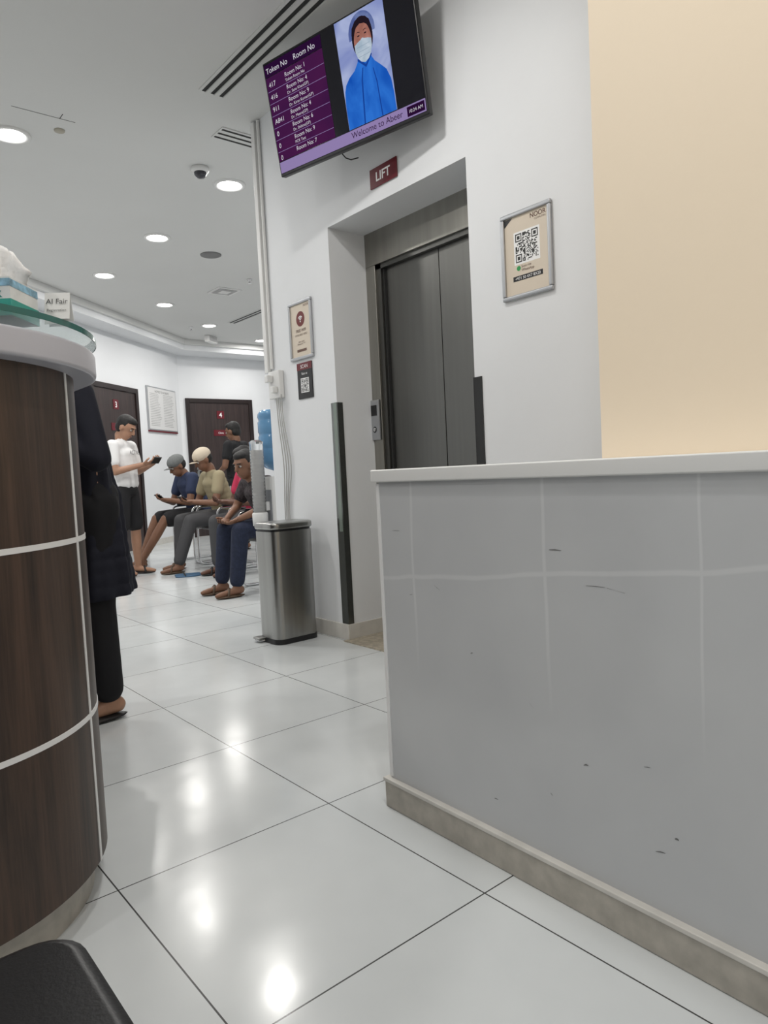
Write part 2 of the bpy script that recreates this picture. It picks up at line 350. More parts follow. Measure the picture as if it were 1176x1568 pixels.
cd=empty('wall_conduit')
box('trunking',(WX-.028,3.885,1.60),(WX,3.925,H-.01),M_white,cd,bevel=.004)
tube('pipe',[(WX-.012,3.86,H-.01),(WX-.012,3.86,1.62)],.010,M_white,cd)
so=frame('power_socket',(WX-.001,3.875,1.43),(0,-1,0),(0,0,1))
box('back_box',(0,0,0),(.13,.17,.035),M_white,so,bevel=.006)
box('plug',(.02,.10,.035),(.06,.145,.075),M_white,so,bevel=.006);box('plug',(.075,.03,.035),(.11,.07,.07),M_white,so,bevel=.006)
M_cable=mat('cable_grey',(.45,.45,.44),.5)
for k in range(4):
    x=3.80-.02*k
    pts=[(WX-.03,x,1.45),(WX-.02,x+.01,1.3),(WX-.012,x-.02-.01*k,1.0),(WX-.014,x+.005*k,.78),(WX-.02,x-.01,.45)]
    tube('cable',rounded(pts,.2,6),.0035,M_cable,so).matrix_parent_inverse=so.matrix_world.inverted()

# ------------------------------------------------------------------ reception desk
DC=(.119,1.89);DR=.42
def capsule(R,y1=3.35,n=48):
    pts=[]
    for k in range(n+1):
        a=math.pi+math.pi*k/n
        pts.append((DC[0]+R*math.cos(a),DC[1]+R*math.sin(a)))
    pts+= [(DC[0]+R,y1),(DC[0]-R,y1)]
    return pts
dk=empty('reception_desk')
def curved(name,R,z0,z1,m,y1=3.35,bevel=0):
    o=prism(name,capsule(R,y1),z0,z1,m,dk,bevel=bevel)
    for p in o.data.polygons: p.use_smooth=len(p.vertices)==4
    if not bevel:
        md=o.modifiers.new('es','EDGE_SPLIT');md.split_angle=math.radians(40)
    return o
curved('toe_kick',.385,0,.10,M_base,3.32)
curved('wood_front',DR,.09,1.21,M_wood)
curved('white_strip_upper',DR+.0015,.828,.840,M_tape)
curved('white_strip_lower',DR+.0015,.424,.436,M_tape)
def vstrip(ang,w=.010):
    a0=ang-w/2/DR;a1=ang+w/2/DR;p=[]
    for a,r in ((a0,DR-.01),(a0,DR+.002),(a1,DR+.002),(a1,DR-.01)): p.append((DC[0]+r*math.cos(a),DC[1]+r*math.sin(a)))
    prism('white_strip_vertical',p,.09,1.21,M_tape,dk)
vstrip(math.radians(-33))
curved('counter_top',DR+.052,1.205,1.262,M_counter,3.40,bevel=.008)
curved('counter_glass',DR+.055,1.284,1.296,M_glass,3.40)
for (x,y) in [(.40,1.72),(.1,1.55),(.45,2.3),(-.2,1.9),(.45,3.1)]:
    lathe('standoff',[(.012,1.262),(.012,1.284)],(x,y),M_chrome,dk,seg=12)
bm=bmesh.new();P=capsule(DR+.0565,3.40)
n=len(P);lo=[bm.verts.new((p[0],p[1],1.2838)) for p in P];hi=[bm.verts.new((p[0],p[1],1.2962)) for p in P]
for k in range(n-1): bm.faces.new([lo[k],lo[k+1],hi[k+1],hi[k]])
bm_obj('glass_rim',bm,M_glassedge,dk,smooth=True)

tb=empty('tissue_box',(.289,1.615,1.297),math.radians(-39.5))
bm=bmesh.new();add_box(bm,(-.11,-.055,0),(.11,.055,.064),0)
bm_obj('carton',bm,[mat('carton_print',(.74,.76,.76),.5,noise=.08,nscale=22)],tb)
box('carton_band',(-.1108,-.0556,0),(.1108,.0556,.022),mat('carton_teal',(.04,.34,.28),.5),tb)
box('carton_blue_print',(.0,-.0556,.046),(.1106,.0556,.0605),mat('carton_blue',(.28,.50,.66),.5,noise=.5,nscale=60),tb)
text('Mask',.026,tb,.040,-.0562,.025,mat('print_teal',(.02,.22,.20),.5),'LEFT',rot=(math.radians(90),0,0),bold=True)
text('soft facial',.012,tb,.040,-.0564,.007,M_txtw,'LEFT',rot=(math.radians(90),0,0))
bm=bmesh.new()
for q in range(5):
    seg=20;rows=[]
    for j in range(8):
        row=[]
        for s in range(seg):
            a=2*math.pi*s/seg;r=(.012+.024*j/7)*(1+.38*math.sin(3*a+q*1.7+j*.5)+.18*math.sin(7*a+q))*(1-.20*max(0,j-4))
            row.append(bm.verts.new((r*math.cos(a)*1.2+(q-.2)*.022,r*math.sin(a)*.9+.012*math.sin(q*2.1),.058+j*.0100*(1-.15*abs(q-2))+.012*math.sin(2*a+q)*j/4)))
        rows.append(row)
    for j in range(7):
        for s in range(seg): bm.faces.new([rows[j][s],rows[j][(s+1)%seg],rows[j+1][(s+1)%seg],rows[j+1][s]])
    bm.faces.new(rows[-1])
bm_obj('tissue',bm,mat('tissue_paper',(.82,.82,.82),.9,bump=.3,bscale=60),tb,smooth=True)
sg=empty('desk_sign_card',(.440,1.556,1.297),math.radians(-35))
bm=bmesh.new()
vs=[bm.verts.new(p) for p in [(-.025,-.014,0),(.025,-.014,0),(.025,0,.056),(-.025,0,.056),(-.025,.014,0),(.025,.014,0)]]
bm.faces.new(vs[:4]);bm.faces.new([vs[3],vs[2],vs[5],vs[4]])
o=bm_obj('card',bm,M_white,sg);so2=o.modifiers.new('s','SOLIDIFY');so2.thickness=.002
text('AI Fair',.016,sg,0,-.0085,.032,M_txtd,'CENTER',rot=(math.radians(76),0,0));text('Registration',.008,sg,0,-.0125,.016,M_txtd,'CENTER',rot=(math.radians(76),0,0))

# ------------------------------------------------------------------ television
BL=V((2.047,3.185,2.495));rt=V((.205,-.979,0)).normalized();nn=V((-.979,-.205,0)).normalized();ti=math.radians(9.5)
up=V((0,0,1))*math.cos(ti)+nn*math.sin(ti)
tv=frame('television',BL,rt,up)
W,HH=.936,.54
box('casing',(0,0,-.035),(W,HH,0),M_dark,tv,bevel=.006)
box('rear_housing',(.2,.1,-.075),(W-.2,HH-.1,-.035),M_dark,tv,bevel=.01)
flat('screen',[(.008,.014),(W-.008,.014),(W-.008,HH-.008),(.008,HH-.008)],.0008,mat('screen_black',(.004,.004,.008),.08),tv)
E_pur=emis('screen_purple',(.085,.014,.085),.65,(.06,.012,.075),3);E_pur2=emis('screen_purple_dark',(.03,.006,.045),.65);E_lav=emis('screen_lavender',(.32,.24,.48),.78)
E_w=emis('screen_text',(.75,.72,.80),.75);E_blue=emis('screen_scrubs_blue',(.008,.09,.50),.8,(.03,.19,.72),9,(1,.45,1));E_bg=emis('screen_sky',(.20,.25,.54),.85,(.42,.48,.72),5)
E_skin=emis('screen_skin',(.32,.13,.10),.85,(.46,.20,.16),14);E_hair=emis('screen_hair',(.02,.012,.02),.7);E_mask=emis('screen_mask',(.38,.48,.58),.85,(.55,.63,.72),16);E_bl2=emis('screen_scrubs_shade',(.010,.06,.34),.8)
E_mk2=emis('screen_mask_shade',(.28,.36,.48),.75)
flat('header',[(.01,.468),(.40,.468),(.40,.525),(.01,.525)],.0015,E_pur2,tv)
flat('table',[(.01,.072),(.40,.072),(.40,.465),(.01,.465)],.0015,E_pur,tv)
flat('banner',[(.01,.016),(W-.01,.016),(W-.01,.068),(.01,.068)],.0015,E_lav,tv)
text('Token No    Room No',.036,tv,.02,.482,.002,E_w)
rows=['417','416','911','A841','0','0','0']
rms=['Room No: 1','Room No: 4','Room No: 9','Room No: 4','Room No: 6','Room No: 9','Room No: 7']
subs=['Token Room No','Dr. Sana Khan(GP)','Dr. Kiran Kumar(GP)','Dr. Meera(GP)','Dr. Shibina(GP)','PCR Test','']
for k in range(7):
    y=.425-k*.057
    text(rows[k],.032,tv,.025,y-.006,.002,E_w);text(rms[k],.028,tv,.14,y+.006,.002,E_w);text(subs[k],.019,tv,.14,y-.016,.002,E_w)
    if y-.025>.074: flat('rule',[(.012,y-.023),(.398,y-.023),(.398,y-.025),(.012,y-.025)],.0018,E_lav,tv)
text('Welcome to Abeer',.038,tv,.80,.032,.002,E_pur2,'RIGHT');
flat('clock',[(.825,.022),(.92,.022),(.92,.062),(.825,.062)],.0018,E_pur2,tv);text('10:24 AM',.02,tv,.872,.035,.0022,E_w,'CENTER')
px0,px1=.49,.775
flat('portrait_ground',[(px0,.072),(px1,.072),(px1,.53),(px0,.53)],.0015,E_bg,tv)
cx=.640
flat('scrubs',[(px0+.002,.072),(px1-.002,.072),(px1-.004,.15),(px1-.010,.205),(px1-.028,.25),(px1-.06,.282),(cx+.050,.305),(cx+.038,.325),(cx+.03,.34),(cx-.04,.34),(cx-.05,.325),(cx-.07,.303),(cx-.105,.285),(px0+.02,.262),(px0+.008,.235),(px0+.002,.18)],.0018,E_blue,tv)
flat('scrubs_fold',[(cx-.056,.072),(cx-.048,.072),(cx-.030,.25),(cx-.018,.30),(cx-.024,.30),(cx-.038,.25)],.002,E_bl2,tv)
flat('scrubs_fold',[(cx+.050,.072),(cx+.056,.072),(cx+.050,.22),(cx+.038,.28),(cx+.034,.28),(cx+.044,.22)],.002,E_bl2,tv)
flat('neckline',[(cx-.045,.335),(cx,.295),(cx+.04,.335),(cx+.036,.345),(cx,.308),(cx-.042,.345)],.0022,E_bl2,tv)
flat('cap',ell(cx,.440,.076,.084,24,math.radians(-10),math.radians(190)),.0019,emis('screen_cap',(.09,.13,.36),.75,(.2,.26,.5),12),tv)
flat('hair',ell(cx,.418,.060,.086),.0021,E_hair,tv)
flat('face',ell(cx,.400,.050,.080),.0025,E_skin,tv)
flat('hair_front',[(cx-.053,.425),(cx-.045,.450),(cx-.03,.466),(cx-.005,.476),(cx+.02,.470),(cx+.04,.455),(cx+.052,.428),(cx+.058,.445),(cx+.05,.475),(cx+.03,.495),(cx,.503),(cx-.03,.495),(cx-.052,.472),(cx-.058,.445)],.0027,E_hair,tv)
flat('mask',[(cx-.049,.398),(cx-.03,.406),(cx-.012,.411),(cx,.417),(cx+.012,.411),(cx+.03,.406),(cx+.049,.398),(cx+.048,.37),(cx+.038,.343),(cx+.022,.325),(cx,.316),(cx-.022,.325),(cx-.038,.343),(cx-.048,.37)],.0028,E_mask,tv)
for yy in(.385,.365,.345): flat('mask_pleat',[(cx-.036,yy),(cx+.036,yy),(cx+.036,yy+.0016),(cx-.036,yy+.0016)],.0029,E_mk2,tv)
for s in(-1,1):
    flat('eye',ell(cx+s*.020,.430,.0075,.003,12),.0029,E_hair,tv);flat('brow',[(cx+s*.010,.441),(cx+s*.022,.445),(cx+s*.033,.442),(cx+s*.022,.448),(cx+s*.010,.444)],.0029,E_hair,tv)
box('wall_bracket',(.40,.2,-.24),(.54,.34,-.07),M_dark,tv)
tube('hanging_cable',[(.40,.0,-.03),(.41,-.02,-.04),(.425,-.03,-.06),(.44,-.02,-.10)],.003,M_dark,tv)

# ------------------------------------------------------------------ ceiling fixtures
E_lens=emis('downlight_lens',(1,.98,.95),14)
def downlight(x,y,power):
    bm=bmesh.new()
    add_lathe(bm,[(.088,H-.002),(.088,H-.012),(.105,H-.016),(.118,H-.010),(.118,H-.001)],(0,0),32,0,caps=False)
    add_lathe(bm,[(0,H-.003),(.089,H-.003)],(0,0),32,1,caps=False)
    o=bm_obj('ceiling_downlight',bm,[M_white,E_lens]);o.location=(x,y,0)
    l=bpy.data.lights.new('lamp','AREA');l.shape='DISK';l.size=.17;l.energy=power;l.color=(1,.975,.935)
    lo=bpy.data.objects.new('lamp',l);link(lo,o);lo.location=(0,0,H-.017)
LP=14.5
for (x,y) in [(2.645,4.83),(2.64,6.206),(2.63,7.596),(3.658,8.508),(4.674,9.381),(5.909,10.06),(1.167,4.86),(1.0,6.15),
              (4.4,5.4),(6.0,6.0),(6.0,8.2),
              (-.3,4.2),(1.3,2.2),(-.5,2.2),(.55,.35),(-1.9,.8),(.2,-1.2)]:  # unseen downlight nearest the camera is added to brighten the cream wall
    downlight(x,y,LP)
def slot(name,x0,y0,x1,y1,nslots=3,gw=.13):
    bm=bmesh.new();add_box(bm,(x0,y0,H-.006),(x1,y1,H-.0005),0)
    lx=x1-x0;ly=y1-y0
    if ly>lx:
        for k in range(nslots):
            c=x0+lx*(k+.5)/nslots;add_box(bm,(c-lx*gw/nslots*1.1,y0+.01,H-.0075),(c+lx*gw/nslots*1.1,y1-.01,H-.0055),1)
            add_box(bm,(c+lx*gw/nslots*1.1,y0+.01,H-.014),(c+lx*gw/nslots*1.1+.004,y1-.01,H-.0055),0)
    else:
        for k in range(nslots):
            c=y0+ly*(k+.5)/nslots;add_box(bm,(x0+.01,c-ly*gw/nslots*1.1,H-.0075),(x1-.01,c+ly*gw/nslots*1.1,H-.0055),1)
    return bm_obj(name,bm,[M_ceil,M_gap])
slot('linear_air_diffuser',1.895,1.2,2.055,3.75,3,.17)
slot('linear_air_diffuser',2.20,4.06,2.62,4.22,3,.15)
slot('linear_air_diffuser',4.82,8.1,4.94,9.1,2,.18)
bm=bmesh.new();add_lathe(bm,[(.06,H),(.062,H-.02),(.055,H-.035)],(2.34,4.68),24,0);add_lathe(bm,[(.045,H-.033),(.042,H-.05),(.028,H-.068),(0,H-.075)],(2.34,4.68),24,1)
bm_obj('dome_camera',bm,[M_white,mat('smoked_dome',(.05,.05,.06),.1)],smooth=True)
bm=bmesh.new();add_lathe(bm,[(.10,H),(.10,H-.008),(.08,H-.012),(0,H-.010)],(3.27,6.43),24,0)
bm_obj('ceiling_speaker',bm,[mat('speaker_grille',(.20,.20,.20),.6)],smooth=True)
boxes('square_air_diffuser',[((3.86,7.45,H-.008),(4.16,7.75,H-.001)),((3.9,7.49,H-.014),(4.12,7.71,H-.008),1),((3.95,7.54,H-.018),(4.07,7.66,H-.014))],[M_white,mat('grille_grey',(.40,.40,.40),.6)])
for (x,y) in [(4.02,7.02),(4.5,9.6)]:
    bm=bmesh.new();add_lathe(bm,[(.03,H),(.03,H-.008),(.010,H-.01),(.010,H-.04),(.025,H-.042),(.025,H-.046),(0,H-.046)],(x,y),16,0);bm_obj('fire_sprinkler',bm,[M_chrome],smooth=True)
ex=empty('emergency_light',(5.05,10.1,H),.6)
box('body',(-.13,-.04,-.10),(.13,.04,-.001),M_white,ex,bevel=.01);box('lens',(-.11,-.044,-.085),(.11,-.04,-.02),mat('lens_grey',(.5,.5,.5),.2),ex)
cv=empty('ceiling_access_mark')
boxes('seam',[((1.1,4.5,H-.001),(1.45,4.504,H+.001)),((1.36,4.44,H-.001),(1.364,4.50,H+.001))],M_gap,cv)
lathe('blank_plate',[(0,H-.008),(.03,H-.008),(.032,H)],(1.40,4.65),mat('plate_beige',(.45,.42,.35),.6),cv,seg=16)

# ------------------------------------------------------------------ doors
def door(name,origin,right,w=1.225,hh=2.29,num='4'):
    f=frame(name,origin,right,(0,0,1));t=.07
    boxes('door_frame',[((0,0,0),(t,hh,.03)),((w-t,0,0),(w,hh,.03)),((t,hh-t,0),(w-t,hh,.03))],mat('door_frame_wood',(.016,.009,.009),.4),f,bevel=.004)
    box('leaf',(t,.005,0),(w-t,hh-t,.012),M_doorw,f)
    box('number_plate',(w/2-.065,hh-.33,.012),(w/2+.065,hh-.20,.018),M_red,f);text(num,.11,f,w/2,hh-.305,.019,M_txtw,'CENTER',bold=True)
    box('name_plate',(w/2-.14,hh-.62,.012),(w/2+.12,hh-.52,.018),M_red,f);text('Clinic',.045,f,w/2-.01,hh-.585,.019,M_txtw,'CENTER')
    boxes('handle',[((t+.06,1.0,.012),(t+.10,1.2,.02)),((t+.06,1.09,.03),(t+.2,1.11,.045)),((t+.07,1.09,.02),(t+.09,1.11,.03))],M_steel,f)
    return f
door('door_1',(4.965,10.998,0),(1,0,0),num='4')
pA=C0+D*2.57;pA=pA+i*.002
door('door_2',(pA.x,pA.y,0),(-D.x,-D.y,0),num='3',w=1.2)
pB=C0+D*1.10+i*.002
nb=frame('notice_board',(pB.x,pB.y,1.72),(-D.x,-D.y,0),(0,0,1))
box('board_frame',(0,0,0),(.93,.66,.02),M_alu,nb,bevel=.004)
box('sheet',(.02,.02,.02),(.91,.64,.023),mat('notice_sheet',(.66,.66,.66),.5),nb)
text('NOTICE TO PATIENTS',.045,nb,.46,.575,.0235,M_txtd,'CENTER')
L=[]
for k in range(20):
    for c in range(2): L.append(((.07+c*.42,.55-k*.025,.023),(.07+c*.42+.25+.1*random.random(),.556-k*.025,.0235)))
boxes('text_lines',L,mat('print_grey',(.28,.28,.28),.6),nb)
box('bottom_band',(.0,-.02,0),(.93,.0,.022),M_red,nb)

# ------------------------------------------------------------------ pedal bin
bn=empty('pedal_bin',(2.14,3.52,0))
def rrect(hx_,hy_,r,n=6):
    p=[]
    for (sx,sy,a0) in [(1,1,0),(-1,1,90),(-1,-1,180),(1,-1,270)]:
        for k in range(n+1):
            a=math.radians(a0+90*k/n);p.append((sx*(hx_-r)+r*math.cos(a),sy*(hy_-r)+r*math.sin(a)))
    return p
def rbox(name,hx_,hy_,r,z0,z1,m,par,bevel=0):
    o=prism(name,rrect(hx_,hy_,r),z0,z1,m,par,bevel=bevel)
    if not bevel:
        for p in o.data.polygons: p.use_smooth=len(p.vertices)==4
        o.modifiers.new('es','EDGE_SPLIT').split_angle=math.radians(40)
    return o
rbox('base',.142,.112,.05,0,.03,M_dark,bn)
rbox('body',.14,.11,.05,.03,.64,M_steel,bn)
rbox('lid_gap',.135,.105,.048,.64,.65,M_dark,bn)
rbox('lid',.145,.115,.052,.65,.69,M_steel,bn,bevel=.012)
box('pedal',(-.185,.03,.018),(-.13,.10,.03),M_steel,bn,bevel=.004)
tube('pedal_bar',[(-.13,.04,.012),(-.175,.04,.012),(-.175,.09,.012),(-.13,.09,.012)],.005,M_chrome,bn)

# ------------------------------------------------------------------ water cooler + cups
wc=empty('water_cooler',(2.608,4.285,0))
rbox('cabinet',.14,.14,.03,.02,.95,M_white,wc);rbox('plinth',.13,.13,.03,0,.02,M_dark,wc)
box('tap_recess',(-.142,-.10,.62),(-.139,.10,.86),mat('recess_grey',(.25,.26,.28),.4),wc)
box('tap_blue',(-.165,.03,.74),(-.14,.06,.78),mat('tap_blue',(.02,.1,.5),.3),wc,bevel=.004);box('tap_red',(-.165,.07,.74),(-.14,.10,.78),mat('tap_red',(.5,.02,.02),.3),wc,bevel=.004)
M_bot=mat('water_bottle_blue',(.15,.33,.54),.12,trans=.30,ior=1.33)
pr=[(.03,.94),(.035,.985),(.10,1.01),(.135,1.045)]
for k in range(3):
    z=1.06+k*.10;pr+=[(.138,z),(.138,z+.068),(.132,z+.076),(.132,z+.088)]
pr+=[(.138,1.365),(.135,1.385),(.118,1.408),(.05,1.415),(0,1.41)]
lathe('bottle',pr,(0,0),M_bot,wc)
cu=empty('cup_dispenser',(2.405,4.245,0))
M_clear=mat('clear_plastic',(.85,.87,.88),.12,trans=.85,ior=1.2)
lathe('tube',[(.047,.66),(.047,1.18),(.050,1.185),(.030,1.20),(0,1.20)],(0,0),M_clear,cu)
prof=[]
for k in range(20):
    z=.70+k*.022;prof+=[(.033,z),(.039,z+.014),(.034,z+.016)]
lathe('paper_cup_stack',prof,(0,0),mat('paper_cup',(.60,.58,.56),.6),cu,seg=20)
lathe('collar',[(.052,.62),(.054,.70),(.048,.71)],(0,0),M_white,cu)
lathe('cup',[(.026,.56),(.036,.64)],(0,0),M_white,cu)
box('bracket',(.03,-.03,.72),(.062,.03,.78),M_white,cu)

# ------------------------------------------------------------------ chairs
def waiting_chair(x,y,rz):
    c=empty('waiting_chair',(x,y,0),rz)
    for s in(-1,1):
        tube('side_frame',rounded([(-.22,s*.27,.012),(.24,s*.27,.012),(.24,s*.27,.65),(-.20,s*.27,.65)],.07,6),.012,M_chrome,c)
        tube('back_post',rounded([(.2,s*.235,.42),(-.2,s*.235,.42),(-.27,s*.235,.86)],.06,6),.011,M_chrome,c)
        box('arm_pad',(-.16,s*.27-.020,.66),(.18,s*.27+.020,.68),M_dark,c,bevel=.006)
        tube('seat_link',[(.235,s*.27,.42),(.2,s*.235,.42)],.011,M_chrome,c)
    tube('cross_bar',[(-.22,-.27,.012),(-.22,.27,.012)],.012,M_chrome,c)
    tube('cross_bar',[(.1,-.235,.41),(.1,.235,.41)],.009,M_chrome,c)
    box('seat',(-.2,-.225,.405),(.22,.225,.445),M_leather,c,bevel=.015)
    bm=bmesh.new();vs=[]
    for (xx,zz) in [(-.215,.52),(-.265,.86),(-.235,.86),(-.185,.52)]:
        for yy in(-.22,.22): vs.append(bm.verts.new((xx,yy,zz)))
    for f in [(0,1,3,2),(2,3,5,4),(4,5,7,6),(6,7,1,0),(0,2,4,6),(1,3,5,7)]: bm.faces.new([vs[k] for k in f])
    bm_obj('backrest',bm,M_leather,c,bevel=.012)
    return c
nc=empty('leather_chair',(-.05,.58,0))
rbox('seat_cushion',.255,.255,.055,.375,.466,M_leather,nc,bevel=.022)
rbox('seat_pan',.235,.225,.04,.355,.375,M_dark,nc)
box('backrest',(-.30,-.24,.40),(-.24,.24,.88),M_leather,nc,bevel=.025)
for sx in(-.2,.2):
    for sy in(-.19,.19): tube('leg',[(sx,sy,.36),(sx*1.05,sy*1.05,.0)],.013,M_chrome,nc)

# ------------------------------------------------------------------ people
def prim_bm(prims,seg=14):
    bm=bmesh.new()
    for p in prims:
        if p[0]=='s':
            _,c,r,R=p
            M=Matrix.Translation(V(c))@(R.to_4x4() if R else Matrix.Identity(4))@Matrix.Diagonal((r[0],r[1],r[2],1))
            bmesh.ops.create_uvsphere(bm,u_segments=seg,v_segments=seg//2+2,radius=1,matrix=M)
        else:
            _,a,b,r0,r1=p;a=V(a);b=V(b);d=b-a
            bmesh.ops.create_uvsphere(bm,u_segments=seg,v_segments=seg//2+1,radius=r0,matrix=Matrix.Translation(a))
            bmesh.ops.create_uvsphere(bm,u_segments=seg,v_segments=seg//2+1,radius=r1,matrix=Matrix.Translation(b))
            if d.length>1e-5:
                q=V((0,0,1)).rotation_difference(d).to_matrix().to_4x4()
                bmesh.ops.create_cone(bm,cap_ends=True,segments=seg,radius1=r0,radius2=r1,depth=d.length,matrix=Matrix.Translation((a+b)/2)@q)
    return bm
def grow(name,prims,m,parent,voxel=.012,sm=4,cutz=None,folds=0):
    bm=prim_bm(prims);me=bpy.data.meshes.new(name);bm.to_mesh(me);bm.free()
    t=bpy.data.objects.new(name+'_t',me);COL.objects.link(t)
    r=t.modifiers.new('r','REMESH');r.mode='VOXEL';r.voxel_size=voxel
    s=t.modifiers.new('s','SMOOTH');s.factor=.5;s.iterations=sm
    dg=bpy.context.evaluated_depsgraph_get();dg.update()
    me2=bpy.data.meshes.new_from_object(t.evaluated_get(dg));bpy.data.objects.remove(t)
    if cutz is not None or folds:
        b2=bmesh.new();b2.from_mesh(me2)
        if folds:
            b2.normal_update();top=max(v.co.z for v in b2.verts);bot=min(v.co.z for v in b2.verts)
            for v in b2.verts:
                a=math.atan2(v.co.y,v.co.x);w=(top-v.co.z)/(top-bot)
                v.co+=v.normal*folds*(.35+w)*(math.sin(a*9+v.co.z*3)+.6*math.sin(a*15-v.co.z*7))
        if cutz is not None:
            bmesh.ops.bisect_plane(b2,geom=b2.verts[:]+b2.edges[:]+b2.faces[:],plane_co=(0,0,cutz),plane_no=(.08,0,1),clear_inner=True)
        b2.to_mesh(me2);b2.free()
    me2.materials.clear();me2.materials.append(m)
    for p in me2.polygons: p.use_smooth=True
    me2.name=name
    o=bpy.data.objects.new(name,me2);link(o,parent);return o
def plain(name,prims,m,parent,seg=10):
    bm=prim_bm(prims,seg);return bm_obj(name,bm,m,parent,smooth=True)
def lerp(a,b,t): return V(a)*(1-t)+V(b)*t
def torso(p0,p1,f0,s0,f1,s1,n=7):
    out=[];p0=V(p0);p1=V(p1);d=(p1-p0).normalized();R=V((0,0,1)).rotation_difference(d).to_matrix()
    for k in range(n):
        t=k/(n-1);out.append(('s',lerp(p0,p1,t),(f0+(f1-f0)*t,s0+(s1-s0)*t,.085),R))
    return out
def hand(name,w,d,nrm,m,par,curl=.5,side=1):
    w=V(w);d=V(d).normalized();nrm=V(nrm);nrm=(nrm-d*nrm.dot(d)).normalized();s=d.cross(nrm)*side
    R=Matrix((d,s,nrm)).transposed()
    if R.determinant()<0: R=Matrix((d,-s,nrm)).transposed()
    pr=[('s',w+d*.045,(.050,.040,.016),R),('c',w-d*.01,w+d*.03,.024,.022)]
    for k,(o,L) in enumerate([(.029,.070),(.010,.079),(-.010,.074),(-.029,.058)]):
        p=w+d*.078+s*o
        for j,(fr,rr) in enumerate([(.45,.0095),(.32,.0085),(.23,.0075)]):
            a=curl*(.6+j*.5);di=(d*math.cos(a)+nrm*math.sin(a)).normalized()
            q=p+di*L*fr;pr.append(('c',p,q,rr,rr-.001));p=q
    p=w+d*.02+s*.03;q=p+(d*.6+s*.65+nrm*.3).normalized()*.04;r=q+(d*.85+s*.1+nrm*.5).normalized()*.032
    pr+=[('c',p,q,.012,.0105),('c',q,r,.0105,.009)]
    return plain(name,pr,m,par,8)
SK1=mat('skin_tan',(.38,.21,.135),.5,noise=.08,nscale=20);SK2=mat('skin_brown',(.20,.098,.058),.5,noise=.08,nscale=20);SK3=mat('skin_dark',(.12,.055,.036),.5)
M_hair=mat('hair_black',(.010,.009,.009),.6,bump=.5,bscale=150);M_eye=mat('eye_white',(.35,.33,.31),.4);M_iris=mat('eye_iris',(.02,.012,.01),.2);M_lip=mat('lips',(.20,.08,.065),.5)
